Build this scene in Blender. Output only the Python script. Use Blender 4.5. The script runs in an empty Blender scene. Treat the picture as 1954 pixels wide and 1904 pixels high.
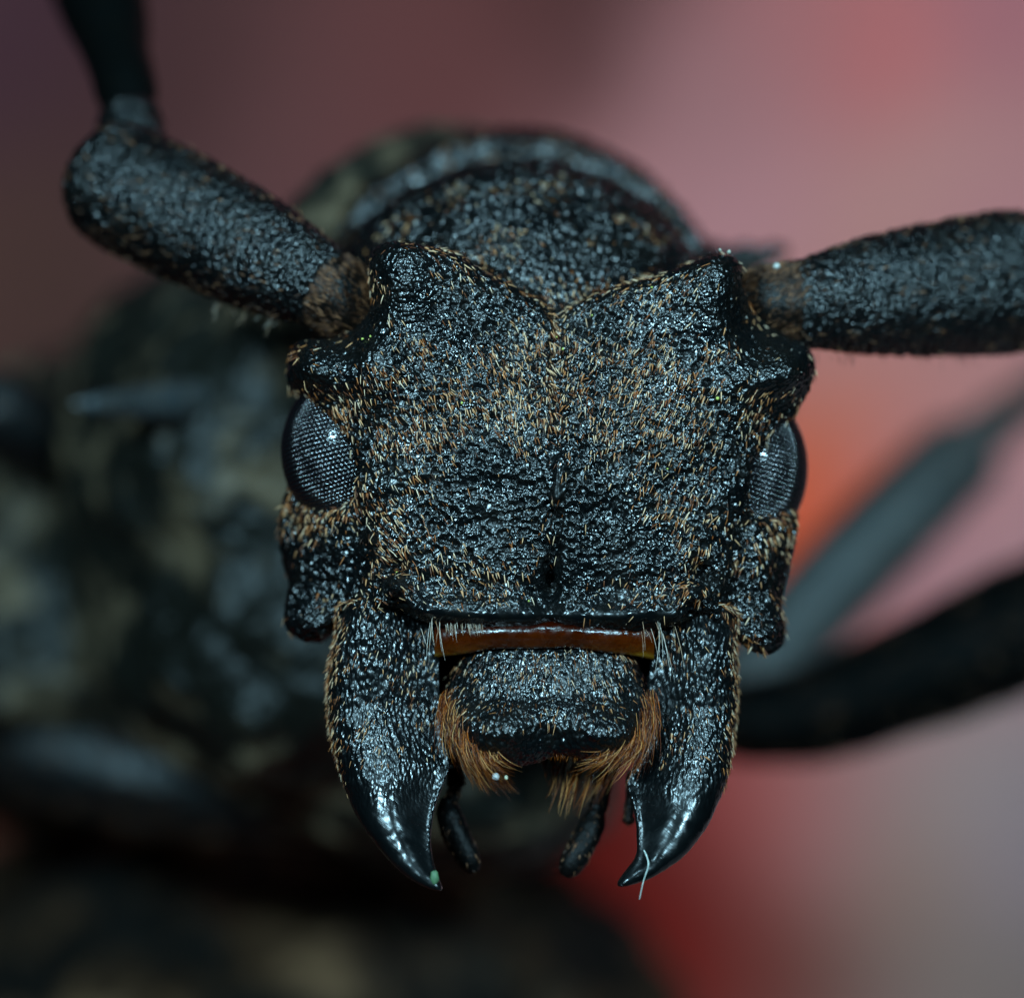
import bpy, math, time
import numpy as np
from mathutils import Vector
T0 = time.time()
# ------------------------------------------------------------------ scene, camera, light
# real size: 1 Blender unit = 1 millimetre
S = bpy.context.scene
S.unit_settings.system = 'METRIC'
S.unit_settings.scale_length = 0.001
S.unit_settings.length_unit = 'MILLIMETERS'
COL = S.collection
D = 80.0                      # lens to face, mm
FW = 15.25                    # width of the field at the face, mm
K = FW / 1954.0               # mm per photo pixel (1954 px wide view) at the face

cam_d = bpy.data.cameras.new('macro_camera')
cam = bpy.data.objects.new('macro_camera', cam_d)
COL.objects.link(cam)
cam.location = (0, -D, 0)
cam.rotation_euler = (math.radians(90), 0, 0)
cam_d.sensor_fit = 'HORIZONTAL'
cam_d.sensor_width = 36.0
cam_d.lens = 36.0 * D / FW
cam_d.clip_start = 1.0
cam_d.clip_end = 2000.0
cam_d.dof.use_dof = True
cam_d.dof.focus_distance = D + 0.15
APERTURE = 3.6                # entrance pupil, mm
cam_d.dof.aperture_fstop = cam_d.lens * 1e-3 / APERTURE
S.camera = cam

W = bpy.data.worlds.new('World')
S.world = W
W.use_nodes = True
W.node_tree.nodes['Background'].inputs[0].default_value = (0.55, 0.75, 0.85, 1)
W.node_tree.nodes['Background'].inputs[1].default_value = 0.005

def area(name, loc, target, size, power, colour, size_y=None):
    l = bpy.data.lights.new(name, 'AREA')
    l.energy = power; l.color = colour; l.size = size
    if size_y:
        l.shape = 'RECTANGLE'; l.size_y = size_y
    o = bpy.data.objects.new(name, l); COL.objects.link(o)
    o.location = loc
    d = Vector(target) - Vector(loc)
    o.rotation_euler = d.to_track_quat('-Z', 'Y').to_euler()
    return o

COOL = (0.45, 0.82, 1.0)
area('flash_head_left', (-30, -62, 22), (0, 0, 0), 9, 66000, COOL)
area('flash_head_right', (33, -61, 20), (0, 0, 0), 8, 57000, COOL)
area('overhead_diffuser', (-4, -40, 58), (0, 1, 0), 14, 30000, COOL)
area('backdrop_fill', (70, 5, 62), (30, 78, 5), 40, 14500, (1.0, 0.91, 0.88)).data.spread = math.radians(75)  # added fill to brighten the backdrop, not a known source

S.render.engine = 'CYCLES'
S.cycles.max_bounces = 5
S.cycles.diffuse_bounces = 2
S.cycles.glossy_bounces = 3
S.cycles.transmission_bounces = 2
S.cycles.caustics_reflective = False
S.cycles.caustics_refractive = False
S.view_settings.view_transform = 'Standard'
S.view_settings.look = 'None'
S.view_settings.gamma = 1.0
S.view_settings.exposure = 0.0
S.view_settings.use_curve_mapping = False

# ------------------------------------------------------------------ helpers
rng = np.random.default_rng(7)

def px(x, y, d=0.0):
    """photo pixel (1954 px wide view) at depth d behind the face -> mm"""
    s = K * (D + d) / D
    return np.array([(x - 977.0) * s, d, (952.0 - y) * s])
def PX(x): return (x - 977.0) * K
def PZ(y): return (952.0 - y) * K

def smax(a, b, k):
    h = np.clip(0.5 + 0.5 * (a - b) / k, 0, 1)
    return b * (1 - h) + a * h + k * h * (1 - h)
def smin(a, b, k): return -smax(-a, -b, k)
def sstep(a, b, x):
    t = np.clip((x - a) / (b - a), 0, 1); return t * t * (3 - 2 * t)

def spline(pts, n=8, closed=True):
    P = np.array(pts, float); m = len(P); out = []
    for i in range(m if closed else m - 1):
        if closed: p0, p1, p2, p3 = P[(i-1) % m], P[i], P[(i+1) % m], P[(i+2) % m]
        else: p0, p1, p2, p3 = P[max(i-1,0)], P[i], P[i+1], P[min(i+2,m-1)]
        for t in np.arange(n) / n:
            out.append(0.5*((2*p1)+(-p0+p2)*t+(2*p0-5*p1+4*p2-p3)*t*t+(-p0+3*p1-3*p2+p3)*t**3))
    if not closed: out.append(P[-1])
    return np.array(out)

def poly_sdf(poly, X, Z):
    """signed distance to a closed 2-D outline, negative inside"""
    d2 = np.full(X.shape, 1e9); inside = np.zeros(X.shape, bool)
    n = len(poly)
    for i in range(n):
        a = poly[i]; b = poly[(i+1) % n]
        e = b - a; wx = X - a[0]; wz = Z - a[1]
        t = np.clip((wx*e[0] + wz*e[1]) / max(e @ e, 1e-12), 0, 1)
        d2 = np.minimum(d2, (wx - e[0]*t)**2 + (wz - e[1]*t)**2)
        c = ((a[1] > Z) != (b[1] > Z))
        if abs(e[1]) > 1e-12:
            inside ^= c & (X < e[0] * (Z - a[1]) / e[1] + a[0])
    d = np.sqrt(d2)
    return np.where(inside, -d, d)

def outline(pts, n=6, closed=True):
    P = spline(pts, n, closed)
    return np.stack([PX(P[:, 0]), PZ(P[:, 1])], 1)

def surfnets(vol, org, h):
    sg = vol < 0
    nx, ny, nz = vol.shape
    cnt = np.zeros((nx-1, ny-1, nz-1), np.int8)
    for i in (0, 1):
        for j in (0, 1):
            for k in (0, 1):
                cnt += sg[i:nx-1+i, j:ny-1+j, k:nz-1+k]
    act = np.argwhere((cnt > 0) & (cnt < 8))
    ids = np.full(cnt.shape, -1, np.int32)
    ids[act[:, 0], act[:, 1], act[:, 2]] = np.arange(len(act))
    acc = np.zeros((len(act), 3)); num = np.zeros(len(act))
    cor = [(i, j, k) for i in (0, 1) for j in (0, 1) for k in (0, 1)]
    val = {c: vol[act[:, 0]+c[0], act[:, 1]+c[1], act[:, 2]+c[2]].astype(float) for c in cor}
    for a in cor:
        for ax in range(3):
            if a[ax] == 0:
                b = list(a); b[ax] = 1; b = tuple(b)
                va, vb = val[a], val[b]
                m = (va < 0) != (vb < 0)
                t = np.where(m, va / np.where(m, va - vb, 1), 0)
                p = np.tile(np.array(a, float), (len(act), 1)); p[:, ax] += t
                acc[m] += p[m]; num[m] += 1
    V = (act + acc / num[:, None]) * h + np.array(org)
    F = []
    def quads(m, c):
        q = np.argwhere(m)
        return q
    for ax in range(3):
        sl0 = [slice(1, -1)]*3; sl1 = [slice(1, -1)]*3
        sl0[ax] = slice(0, -1); sl1[ax] = slice(1, None)
        s0 = sg[tuple(sl0)]; s1 = sg[tuple(sl1)]
        u, v = [(1, 2), (2, 0), (0, 1)][ax]
        for inv in (False, True):
            q = np.argwhere((s0 & ~s1) if not inv else (~s0 & s1))
            if not len(q): continue
            base = q.copy()
            for o in range(3):
                if o != ax: base[:, o] += 1
            def cid(du, dv):
                c = base.copy(); c[:, u] += du; c[:, v] += dv
                return ids[c[:, 0], c[:, 1], c[:, 2]]
            f = np.stack([cid(-1, -1), cid(0, -1), cid(0, 0), cid(-1, 0)], 1)
            if inv: f = f[:, ::-1]
            F.append(f)
    return V, np.concatenate(F)

def mesh_from(name, V, F):
    """V (n,3), F (m,4) or (m,3) arrays -> mesh"""
    me = bpy.data.meshes.new(name)
    F = np.asarray(F, np.int32)
    me.vertices.add(len(V)); me.vertices.foreach_set('co', np.asarray(V, np.float32).ravel())
    k = F.shape[1]
    me.loops.add(F.size); me.loops.foreach_set('vertex_index', F.ravel())
    me.polygons.add(len(F))
    me.polygons.foreach_set('loop_start', np.arange(0, F.size, k, dtype=np.int32))
    me.update(calc_edges=True); me.validate()
    me.polygons.foreach_set('use_smooth', np.ones(len(me.polygons), bool))
    return me

def relax(V, F, it=2, lam=0.5):
    n = len(V)
    E = np.concatenate([F[:, [0, 1]], F[:, [1, 2]], F[:, [2, 3]], F[:, [3, 0]]])
    deg = np.bincount(E[:, 0], minlength=n) + np.bincount(E[:, 1], minlength=n)
    for _ in range(it):
        A = np.zeros_like(V)
        for c in range(3):
            A[:, c] = np.bincount(E[:, 0], V[E[:, 1], c], n) + np.bincount(E[:, 1], V[E[:, 0], c], n)
        V = V + lam * (A / np.maximum(deg, 1)[:, None] - V)
    return V

def subdivide(V, F):
    """linear quad subdivision followed by a light relax"""
    n = len(V)
    E = np.sort(np.concatenate([F[:, [0, 1]], F[:, [1, 2]], F[:, [2, 3]], F[:, [3, 0]]]), 1)
    key = E[:, 0].astype(np.int64) * n + E[:, 1]
    u, inv = np.unique(key, return_inverse=True)
    em = 0.5 * (V[(u // n)] + V[(u % n)])
    fm = V[F].mean(1)
    V2 = np.concatenate([V, em, fm])
    m = len(F)
    e = [n + inv[i*m:(i+1)*m] for i in range(4)]
    c = n + len(u) + np.arange(m)
    F2 = np.concatenate([np.stack([F[:, 0], e[0], c, e[3]], 1), np.stack([e[0], F[:, 1], e[1], c], 1),
                         np.stack([c, e[1], F[:, 2], e[2]], 1), np.stack([e[3], c, e[2], F[:, 3]], 1)])
    return relax(V2, F2, 2, 0.5), F2

def normals(V, F):
    a = V[F[:, 2]] - V[F[:, 0]]; b = V[F[:, 3 if F.shape[1] == 4 else 1]] - V[F[:, 1 if F.shape[1] == 4 else 0]]
    fn = np.cross(a, b)
    if F.shape[1] == 3: fn = np.cross(V[F[:, 1]]-V[F[:, 0]], V[F[:, 2]]-V[F[:, 0]])
    N = np.zeros_like(V)
    for c in range(3):
        for j in range(F.shape[1]):
            N[:, c] += np.bincount(F[:, j], fn[:, c], len(V))
    return N / np.maximum(np.linalg.norm(N, axis=1), 1e-12)[:, None]

# hashed lattice noises (vectorised, no files)
def hsh(i, j, k, s):
    i = i.astype(np.uint32); j = j.astype(np.uint32); k = k.astype(np.uint32)
    h = i * np.uint32(374761393) + j * np.uint32(668265263) + k * np.uint32(2147483647 - 58) * np.uint32(3) + np.uint32(s * 974711 + 13)
    h = (h ^ (h >> np.uint32(13))) * np.uint32(1274126177)
    h = (h ^ (h >> np.uint32(16))) * np.uint32(2246822519)
    h = h ^ (h >> np.uint32(15))
    return h.astype(np.float64) / 4294967295.0
def vnoise(P, scale, s=0):
    Q = P * scale; I = np.floor(Q).astype(np.int64); f = Q - I; f = f*f*(3-2*f)
    r = 0
    for a in (0, 1):
        for b in (0, 1):
            for c in (0, 1):
                w = (f[:, 0] if a else 1-f[:, 0]) * (f[:, 1] if b else 1-f[:, 1]) * (f[:, 2] if c else 1-f[:, 2])
                r = r + w * hsh(I[:, 0]+a, I[:, 1]+b, I[:, 2]+c, s)
    return r
def fbm(P, scale, s=0, o=3):
    r = 0; a = 1; t = 0
    for i in range(o):
        r = r + a * vnoise(P, scale * 2**i, s + i*17); t += a; a *= 0.5
    return r / t
def worley(P, scale, s=0):
    Q = P * scale; I = np.floor(Q).astype(np.int64); d1 = np.full(len(P), 9.0)
    for a in (-1, 0, 1):
        for b in (-1, 0, 1):
            for c in (-1, 0, 1):
                J = I + np.array([a, b, c])
                pts = J + np.stack([hsh(J[:, 0], J[:, 1], J[:, 2], s+q) for q in (1, 2, 3)], 1)
                d1 = np.minimum(d1, ((pts - Q)**2).sum(1))
    return np.sqrt(d1)

def implicit(fn, lo, hi, h, sub=0):
    lo = np.array(lo, float); hi = np.array(hi, float)
    n = np.ceil((hi - lo) / h).astype(int) + 1
    ax = [lo[i] + h * np.arange(n[i]) for i in range(3)]
    X = ax[0][:, None, None].astype(np.float32); Y = ax[1][None, :, None].astype(np.float32); Z = ax[2][None, None, :].astype(np.float32)
    vol = fn(X, Y, Z)
    vol = np.broadcast_to(vol, tuple(n)).copy()
    V, F = surfnets(vol, lo, h)
    V = relax(V, F, 2, 0.4)
    for _ in range(sub): V, F = subdivide(V, F)
    return V, F

def on2d(fn, X, Z):
    """evaluate a 2-D (x,z) function on the volume grid's x/z axes"""
    x = X[:, 0, 0].astype(float); z = Z[0, 0, :].astype(float)
    XX, ZZ = np.meshgrid(x, z, indexing='ij')
    return fn(XX, ZZ).astype(np.float32)[:, None, :]

def link(name, me, mat, parent=None, **props):
    o = bpy.data.objects.new(name, me); COL.objects.link(o)
    if mat: me.materials.clear(); me.materials.append(mat)
    if parent: o.parent = parent
    for k, v in props.items(): o[k] = v
    return o
def empty(name, loc, parent=None, **props):
    o = bpy.data.objects.new(name, None); COL.objects.link(o)
    o.empty_display_size = 0.5
    if parent: o.parent = parent
    for k, v in props.items(): o[k] = v
    return o

def loft(path, rad, seg=40, n=None, flat=1.0, up=(0, 0, 1), cap=True):
    """tube through path points with radius per point, rounded by the radii themselves"""
    P = np.array(path, float); R = np.array(rad, float)
    if n:
        t = np.linspace(0, len(P)-1, n); 
        PS = spline(P, 24, closed=False); RS = spline(R[:, None], 24, closed=False)[:, 0]
        ti = np.linspace(0, len(PS)-1, n)
        P = np.stack([np.interp(ti, np.arange(len(PS)), PS[:, c]) for c in range(3)], 1)
        R = np.maximum(np.interp(ti, np.arange(len(RS)), RS), 1e-3)
    m = len(P); T = np.gradient(P, axis=0); T /= np.linalg.norm(T, axis=1)[:, None]
    U = np.array(up, float); A = np.cross(T, U)
    A /= np.maximum(np.linalg.norm(A, axis=1), 1e-6)[:, None]; B = np.cross(A, T)
    th = np.linspace(0, 2*np.pi, seg, endpoint=False)
    V = (P[:, None] + R[:, None, None]*(A[:, None]*np.cos(th)[None, :, None] + flat*B[:, None]*np.sin(th)[None, :, None])).reshape(-1, 3)
    i = np.arange(m-1)[:, None]*seg; j = np.arange(seg)[None]; j2 = (j+1) % seg
    F = np.stack([(i+j).ravel(), (i+j2).ravel(), (i+seg+j2).ravel(), (i+seg+j).ravel()], 1)
    # end caps as degenerate-free fans of quads
    V = np.concatenate([V, P[:1], P[-1:]]); c0 = m*seg; c1 = c0+1
    js = np.arange(0, seg, 2)
    F0 = np.stack([np.full(len(js), c0), (js+2) % seg, js+1, js], 1)
    F1 = np.stack([np.full(len(js), c1), (m-1)*seg+js, (m-1)*seg+js+1, (m-1)*seg+(js+2) % seg], 1)
    return V, np.concatenate([F, F0, F1])[:, ::-1]

def bulge(n, a=0.25, b=0.25):
    """0..1 radius envelope with elliptical ends"""
    t = np.linspace(0, 1, n)
    l = np.sqrt(np.clip(1 - np.clip(1 - t/a, 0, 1)**2, 0, 1)); r = np.sqrt(np.clip(1 - np.clip(1-(1-t)/b, 0, 1)**2, 0, 1))
    return np.minimum(l, r)

def strands(name, P, wid, mat, parent, rnd=None, tip=0.15, sides=3, **props):
    """P (N,S,3) polylines -> one mesh of thin tapered hairs; point attribute 'rnd' per hair"""
    N, Sg, _ = P.shape
    T = np.gradient(P, axis=1); T /= np.maximum(np.linalg.norm(T, axis=2), 1e-9)[..., None]
    ref = rng.normal(size=(N, 1, 3)); A = np.cross(T, ref); A /= np.maximum(np.linalg.norm(A, axis=2), 1e-9)[..., None]
    B = np.cross(T, A)
    t = np.linspace(0, 1, Sg); env = np.interp(t, [0, 0.25, 0.6, 1], [0.75, 1, 0.85, tip])
    r = 0.5*np.asarray(wid)[:, None]*env[None]
    th = np.arange(sides)*2*np.pi/sides
    V = P[:, :, None] + r[..., None, None]*(A[:, :, None]*np.cos(th)[:, None] + B[:, :, None]*np.sin(th)[:, None])
    V = V.reshape(-1, 3)
    b = (np.arange(N)*Sg*sides)[:, None, None]; i = (np.arange(Sg-1)*sides)[None, :, None]; j = np.arange(sides)[None, None]; j2 = (j+1) % sides
    F = np.stack([(b+i+j).ravel(), (b+i+j2).ravel(), (b+i+sides+j2).ravel(), (b+i+sides+j).ravel()], 1)
    me = mesh_from(name, V, F)
    at = me.attributes.new('rnd', 'FLOAT', 'POINT')
    rr = rng.random(N) if rnd is None else rnd
    at.data.foreach_set('value', np.repeat(rr, Sg*sides).astype(np.float32))
    return link(name, me, mat, parent, kind='stuff', **props)

def scatter(V, F, N, count, density):
    """area-weighted random surface points accepted by density(P, n) in 0..1"""
    T = np.concatenate([F[:, [0, 1, 2]], F[:, [0, 2, 3]]])
    ar = 0.5*np.linalg.norm(np.cross(V[T[:, 1]]-V[T[:, 0]], V[T[:, 2]]-V[T[:, 0]]), axis=1)
    outP, outN = [], []; got = 0; cs = np.cumsum(ar); cs /= cs[-1]
    for _ in range(40):
        ti = np.searchsorted(cs, rng.random(count*3)); ti = np.minimum(ti, len(T)-1)
        a, b = rng.random(len(ti)), rng.random(len(ti)); m = a+b > 1; a[m], b[m] = 1-a[m], 1-b[m]
        w = np.stack([1-a-b, a, b], 1)
        P = (V[T[ti]]*w[..., None]).sum(1); n = (N[T[ti]]*w[..., None]).sum(1); n /= np.linalg.norm(n, axis=1)[:, None]
        k = rng.random(len(P)) < density(P, n)
        outP.append(P[k]); outN.append(n[k]); got += k.sum()
        if got >= count: break
    return np.concatenate(outP)[:count], np.concatenate(outN)[:count]

def lay(P, n, d, length, lift, seg=4, curl=0.3, jitter=0.25):
    """hairs lying on a surface: roots P, normals n, wanted direction d"""
    d = d + jitter*rng.normal(size=d.shape)
    d = d - (d*n).sum(1)[:, None]*n; d /= np.maximum(np.linalg.norm(d, axis=1), 1e-9)[:, None]
    L = np.asarray(length)[:, None]; lf = np.asarray(lift)[:, None]
    out = []
    for t in np.linspace(0, 1, seg):
        out.append(P + L*t*(d*np.cos(lf) + n*(np.sin(lf)*(1-curl*t))) - n*0.01)
    return np.stack(out, 1)

# ------------------------------------------------------------------ materials
def new_mat(name):
    m = bpy.data.materials.new(name); m.use_nodes = True
    nt = m.node_tree; nt.nodes.clear()
    out = nt.nodes.new('ShaderNodeOutputMaterial'); b = nt.nodes.new('ShaderNodeBsdfPrincipled')
    nt.links.new(b.outputs[0], out.inputs[0])
    return m, nt, b
def nd(nt, typ, **kw):
    n = nt.nodes.new(typ)
    for k, v in kw.items(): setattr(n, k, v)
    return n
def setin(n, **kw):
    for k, v in kw.items(): n.inputs[k.replace('_', ' ')].default_value = v
def math_(nt, op, a, b=None, clamp=False):
    n = nd(nt, 'ShaderNodeMath', operation=op, use_clamp=clamp)
    for i, v in enumerate((a, b)):
        if v is None: continue
        if isinstance(v, (int, float)): n.inputs[i].default_value = v
        else: nt.links.new(v, n.inputs[i])
    return n.outputs[0]
def ramp(nt, fac, stops):
    r = nd(nt, 'ShaderNodeValToRGB'); e = r.color_ramp.elements
    while len(e) < len(stops): e.new(0.5)
    for el, (p, c) in zip(e, stops): el.position = p; el.color = (*c, 1)
    nt.links.new(fac, r.inputs[0]); return r.outputs[0]

def chitin(name, base=(0.002, 0.0027, 0.003), rough=0.2, gran=13.0, gran_h=0.02, fine=45.0, fine_h=0.006, brown=0.4, stretch=None,
           smooth_below=None, patches=None, spec=0.5, relief=False, pscale=2.2):
    """black cuticle: granules + fine grain in the relief, faint brown wear in the colour"""
    m, nt, b = new_mat(name)
    tc = nd(nt, 'ShaderNodeTexCoord'); co = tc.outputs['Object']
    if stretch:
        mp = nd(nt, 'ShaderNodeMapping'); mp.inputs['Scale'].default_value = stretch
        nt.links.new(co, mp.inputs[0]); cs = mp.outputs[0]
    else: cs = co
    v1 = nd(nt, 'ShaderNodeTexVoronoi', feature='F1'); setin(v1, Scale=gran); nt.links.new(cs, v1.inputs['Vector'])
    n2 = nd(nt, 'ShaderNodeTexNoise'); setin(n2, Scale=fine, Detail=1.0, Roughness=0.6); nt.links.new(cs, n2.inputs['Vector'])
    n3 = nd(nt, 'ShaderNodeTexNoise'); setin(n3, Scale=pscale, Detail=3.0, Roughness=0.6); nt.links.new(co, n3.inputs['Vector'])
    hA = math_(nt, 'MULTIPLY', math_(nt, 'POWER', v1.outputs['Distance'], 1.7), -gran_h)
    hgt = math_(nt, 'MULTIPLY_ADD', n2.outputs['Fac'], fine_h); nt.links.new(hA, hgt.node.inputs[2])
    rgh = nd(nt, 'ShaderNodeMapRange'); setin(rgh, From_Min=0.3, From_Max=0.7, To_Min=rough-0.06, To_Max=rough+0.10)
    nt.links.new(n3.outputs['Fac'], rgh.inputs['Value'])
    if smooth_below is not None:
        z0, z1 = smooth_below
        sp = nd(nt, 'ShaderNodeSeparateXYZ'); nt.links.new(co, sp.inputs[0])
        zz = math_(nt, 'ADD', sp.outputs['Z'], math_(nt, 'MULTIPLY', n3.outputs['Fac'], 0.9))
        mr = nd(nt, 'ShaderNodeMapRange', interpolation_type='SMOOTHSTEP'); setin(mr, From_Min=z0+0.35, From_Max=z1+0.45, To_Min=0.03, To_Max=1.0)
        nt.links.new(zz, mr.inputs['Value'])
        hgt = math_(nt, 'MULTIPLY', hgt, mr.outputs[0])
        ms = nd(nt, 'ShaderNodeMapping'); ms.inputs['Rotation'].default_value = (0, math.radians(smooth_below_rot), 0)
        nt.links.new(co, ms.inputs[0])
        m3 = nd(nt, 'ShaderNodeMapping'); m3.inputs['Scale'].default_value = (5, 5, 38); nt.links.new(ms.outputs[0], m3.inputs[0])
        n4 = nd(nt, 'ShaderNodeTexNoise'); setin(n4, Scale=1.0, Detail=2.0); nt.links.new(m3.outputs[0], n4.inputs['Vector'])
        hgt = math_(nt, 'ADD', hgt, math_(nt, 'MULTIPLY', n4.outputs['Fac'], 0.0022))
    if relief:
        ra = nd(nt, 'ShaderNodeAttribute', attribute_name='relief'); hgt = math_(nt, 'MULTIPLY', hgt, ra.outputs['Fac'])
    bp = nd(nt, 'ShaderNodeBump'); setin(bp, Strength=1.0, Distance=1.0)
    nt.links.new(hgt, bp.inputs['Height']); nt.links.new(bp.outputs[0], b.inputs['Normal'])
    nt.links.new(rgh.outputs[0], b.inputs['Roughness'])
    if patches:
        c = ramp(nt, n3.outputs['Fac'], [(patches[0], base), (patches[1], patches[2])])
    else:
        br = (base[0]*(1+1.4*brown), base[1]*(1+0.3*brown), base[2]*(1-0.3*brown))
        c = ramp(nt, n3.outputs['Fac'], [(0.42, base), (0.62, br)])
    nt.links.new(c, b.inputs['Base Color'])
    b.inputs['Specular IOR Level'].default_value = spec
    return m
smooth_below_rot = -38

def hair_mat(name, stops, rough=0.38, trans=0.25):
    m, nt, b = new_mat(name)
    a = nd(nt, 'ShaderNodeAttribute', attribute_name='rnd')
    c = ramp(nt, a.outputs['Fac'], stops)
    nt.links.new(c, b.inputs['Base Color'])
    b.inputs['Roughness'].default_value = rough
    tr = nd(nt, 'ShaderNodeBsdfTranslucent'); nt.links.new(c, tr.inputs['Color'])
    mx = nd(nt, 'ShaderNodeMixShader'); mx.inputs[0].default_value = trans
    out = [n for n in nt.nodes if n.type == 'OUTPUT_MATERIAL'][0]
    nt.links.new(b.outputs[0], mx.inputs[1]); nt.links.new(tr.outputs[0], mx.inputs[2]); nt.links.new(mx.outputs[0], out.inputs[0])
    return m

M_head = chitin('pitted_black_cuticle', gran=16.5, gran_h=0.021, fine=50, fine_h=0.0012, rough=0.21, relief=True, spec=0.5)
M_mand = chitin('mandible_cuticle', gran=20, gran_h=0.015, fine=48, fine_h=0.0013, rough=0.24, stretch=(1, 1, 0.5), smooth_below=(PZ(1570), PZ(1440)), brown=0)
M_labr = chitin('labrum_cuticle', gran=20, gran_h=0.016, fine=50, fine_h=0.0013, rough=0.22, stretch=(1, 1, 0.6))
M_scape = chitin('antenna_cuticle', gran=15, gran_h=0.032, fine=36, fine_h=0.0015, rough=0.22)
M_thorax = chitin('thorax_cuticle', gran=8, gran_h=0.04, fine=24, fine_h=0.0025, rough=0.24, patches=(0.56, 0.70, (0.022, 0.017, 0.010)))
M_body = chitin('mottled_body_cuticle', base=(0.008, 0.008, 0.006), spec=0.22, pscale=0.7, gran=4, gran_h=0.04, fine=12, fine_h=0.0025, rough=0.45, patches=(0.50, 0.68, (0.15, 0.105, 0.062)))
M_leg = chitin('leg_cuticle', base=(0.028, 0.034, 0.034), gran=9, gran_h=0.012, fine=25, fine_h=0.0010, rough=0.5, patches=(0.46, 0.62, (0.055, 0.06, 0.056)))
M_leg2 = chitin('black_leg_cuticle', base=(0.0015, 0.002, 0.002), gran=9, gran_h=0.012, fine=25, fine_h=0.0010, rough=0.5, brown=0.2, spec=0.03)
M_leg3 = chitin('glossy_leg_cuticle', base=(0.003, 0.004, 0.0045), gran=6, gran_h=0.02, fine=25, fine_h=0.001, rough=0.42, brown=0.2, spec=0.3)
M_palp = chitin('palp_cuticle', base=(0.002, 0.002, 0.002), gran=14, gran_h=0.01, fine=35, fine_h=0.0010, rough=0.45, brown=0.3, spec=0.12)
M_bulb = chitin('antenna_bulb_cuticle', base=(0.002, 0.0016, 0.0014), spec=0.2, gran=20, gran_h=0.01, fine=50, fine_h=0.0008, rough=0.35, brown=1.0)
TAN = [(0.0, (0.03, 0.012, 0.004)), (0.28, (0.24, 0.055, 0.008)), (0.5, (0.58, 0.20, 0.055)), (0.75, (0.86, 0.49, 0.24)), (1.0, (0.95, 0.72, 0.50))]
M_seta = hair_mat('tan_setae', TAN)
M_brown = hair_mat('brown_setae', [(0.0, (0.012, 0.006, 0.003)), (0.65, (0.11, 0.04, 0.017)), (1.0, (0.5, 0.23, 0.11))])
M_fringe = hair_mat('amber_fringe_hair', [(0.0, (0.03, 0.007, 0.001)), (0.4, (0.14, 0.022, 0.002)), (0.75, (0.52, 0.12, 0.008)), (1.0, (0.88, 0.48, 0.18))], rough=0.28, trans=0.35)
M_pale = hair_mat('pale_bristle_hair', [(0.0, (0.45, 0.22, 0.12)), (0.5, (0.65, 0.45, 0.30)), (1.0, (0.80, 0.74, 0.66))], rough=0.3)

m, nt, b = new_mat('compound_eye'); M_eye = m
setin(b, Base_Color=(0.003, 0.003, 0.004, 1), Roughness=0.14, IOR=1.85)
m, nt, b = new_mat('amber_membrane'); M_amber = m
tc = nd(nt, 'ShaderNodeTexCoord'); n1 = nd(nt, 'ShaderNodeTexNoise'); setin(n1, Scale=2.2, Detail=5.0); nt.links.new(tc.outputs['Object'], n1.inputs['Vector'])
sx = nd(nt, 'ShaderNodeSeparateXYZ'); nt.links.new(tc.outputs['Object'], sx.inputs[0])
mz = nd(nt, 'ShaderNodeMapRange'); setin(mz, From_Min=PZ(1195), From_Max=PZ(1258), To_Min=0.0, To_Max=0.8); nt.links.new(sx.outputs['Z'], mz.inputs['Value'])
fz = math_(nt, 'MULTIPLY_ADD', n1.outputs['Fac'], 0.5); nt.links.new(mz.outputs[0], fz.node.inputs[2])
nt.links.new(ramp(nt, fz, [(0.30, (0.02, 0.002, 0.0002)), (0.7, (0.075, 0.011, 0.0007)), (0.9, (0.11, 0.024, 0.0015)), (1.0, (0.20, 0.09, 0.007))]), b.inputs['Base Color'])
n2 = nd(nt, 'ShaderNodeTexNoise'); setin(n2, Scale=6.0, Detail=5.0); nt.links.new(tc.outputs['Object'], n2.inputs['Vector'])
r = nd(nt, 'ShaderNodeMapRange'); setin(r, From_Min=0.35, From_Max=0.65, To_Min=0.08, To_Max=0.38); nt.links.new(n2.outputs['Fac'], r.inputs['Value']); nt.links.new(r.outputs[0], b.inputs['Roughness'])
bp = nd(nt, 'ShaderNodeBump'); setin(bp, Strength=0.8, Distance=0.03); nt.links.new(n2.outputs['Fac'], bp.inputs['Height']); nt.links.new(bp.outputs[0], b.inputs['Normal'])
b.inputs['Subsurface Weight'].default_value = 0.3; b.inputs['Subsurface Radius'].default_value = (0.3, 0.12, 0.03); b.inputs['Subsurface Scale'].default_value = 0.6
def plain(name, col, rough=0.6):
    m, nt, b = new_mat(name)
    tc = nd(nt, 'ShaderNodeTexCoord'); n1 = nd(nt, 'ShaderNodeTexNoise'); setin(n1, Scale=14.0, Detail=4.0); nt.links.new(tc.outputs['Object'], n1.inputs['Vector'])
    nt.links.new(ramp(nt, n1.outputs['Fac'], [(0.3, tuple(c*0.6 for c in col)), (0.7, col)]), b.inputs['Base Color'])
    b.inputs['Roughness'].default_value = rough
    return m

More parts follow.
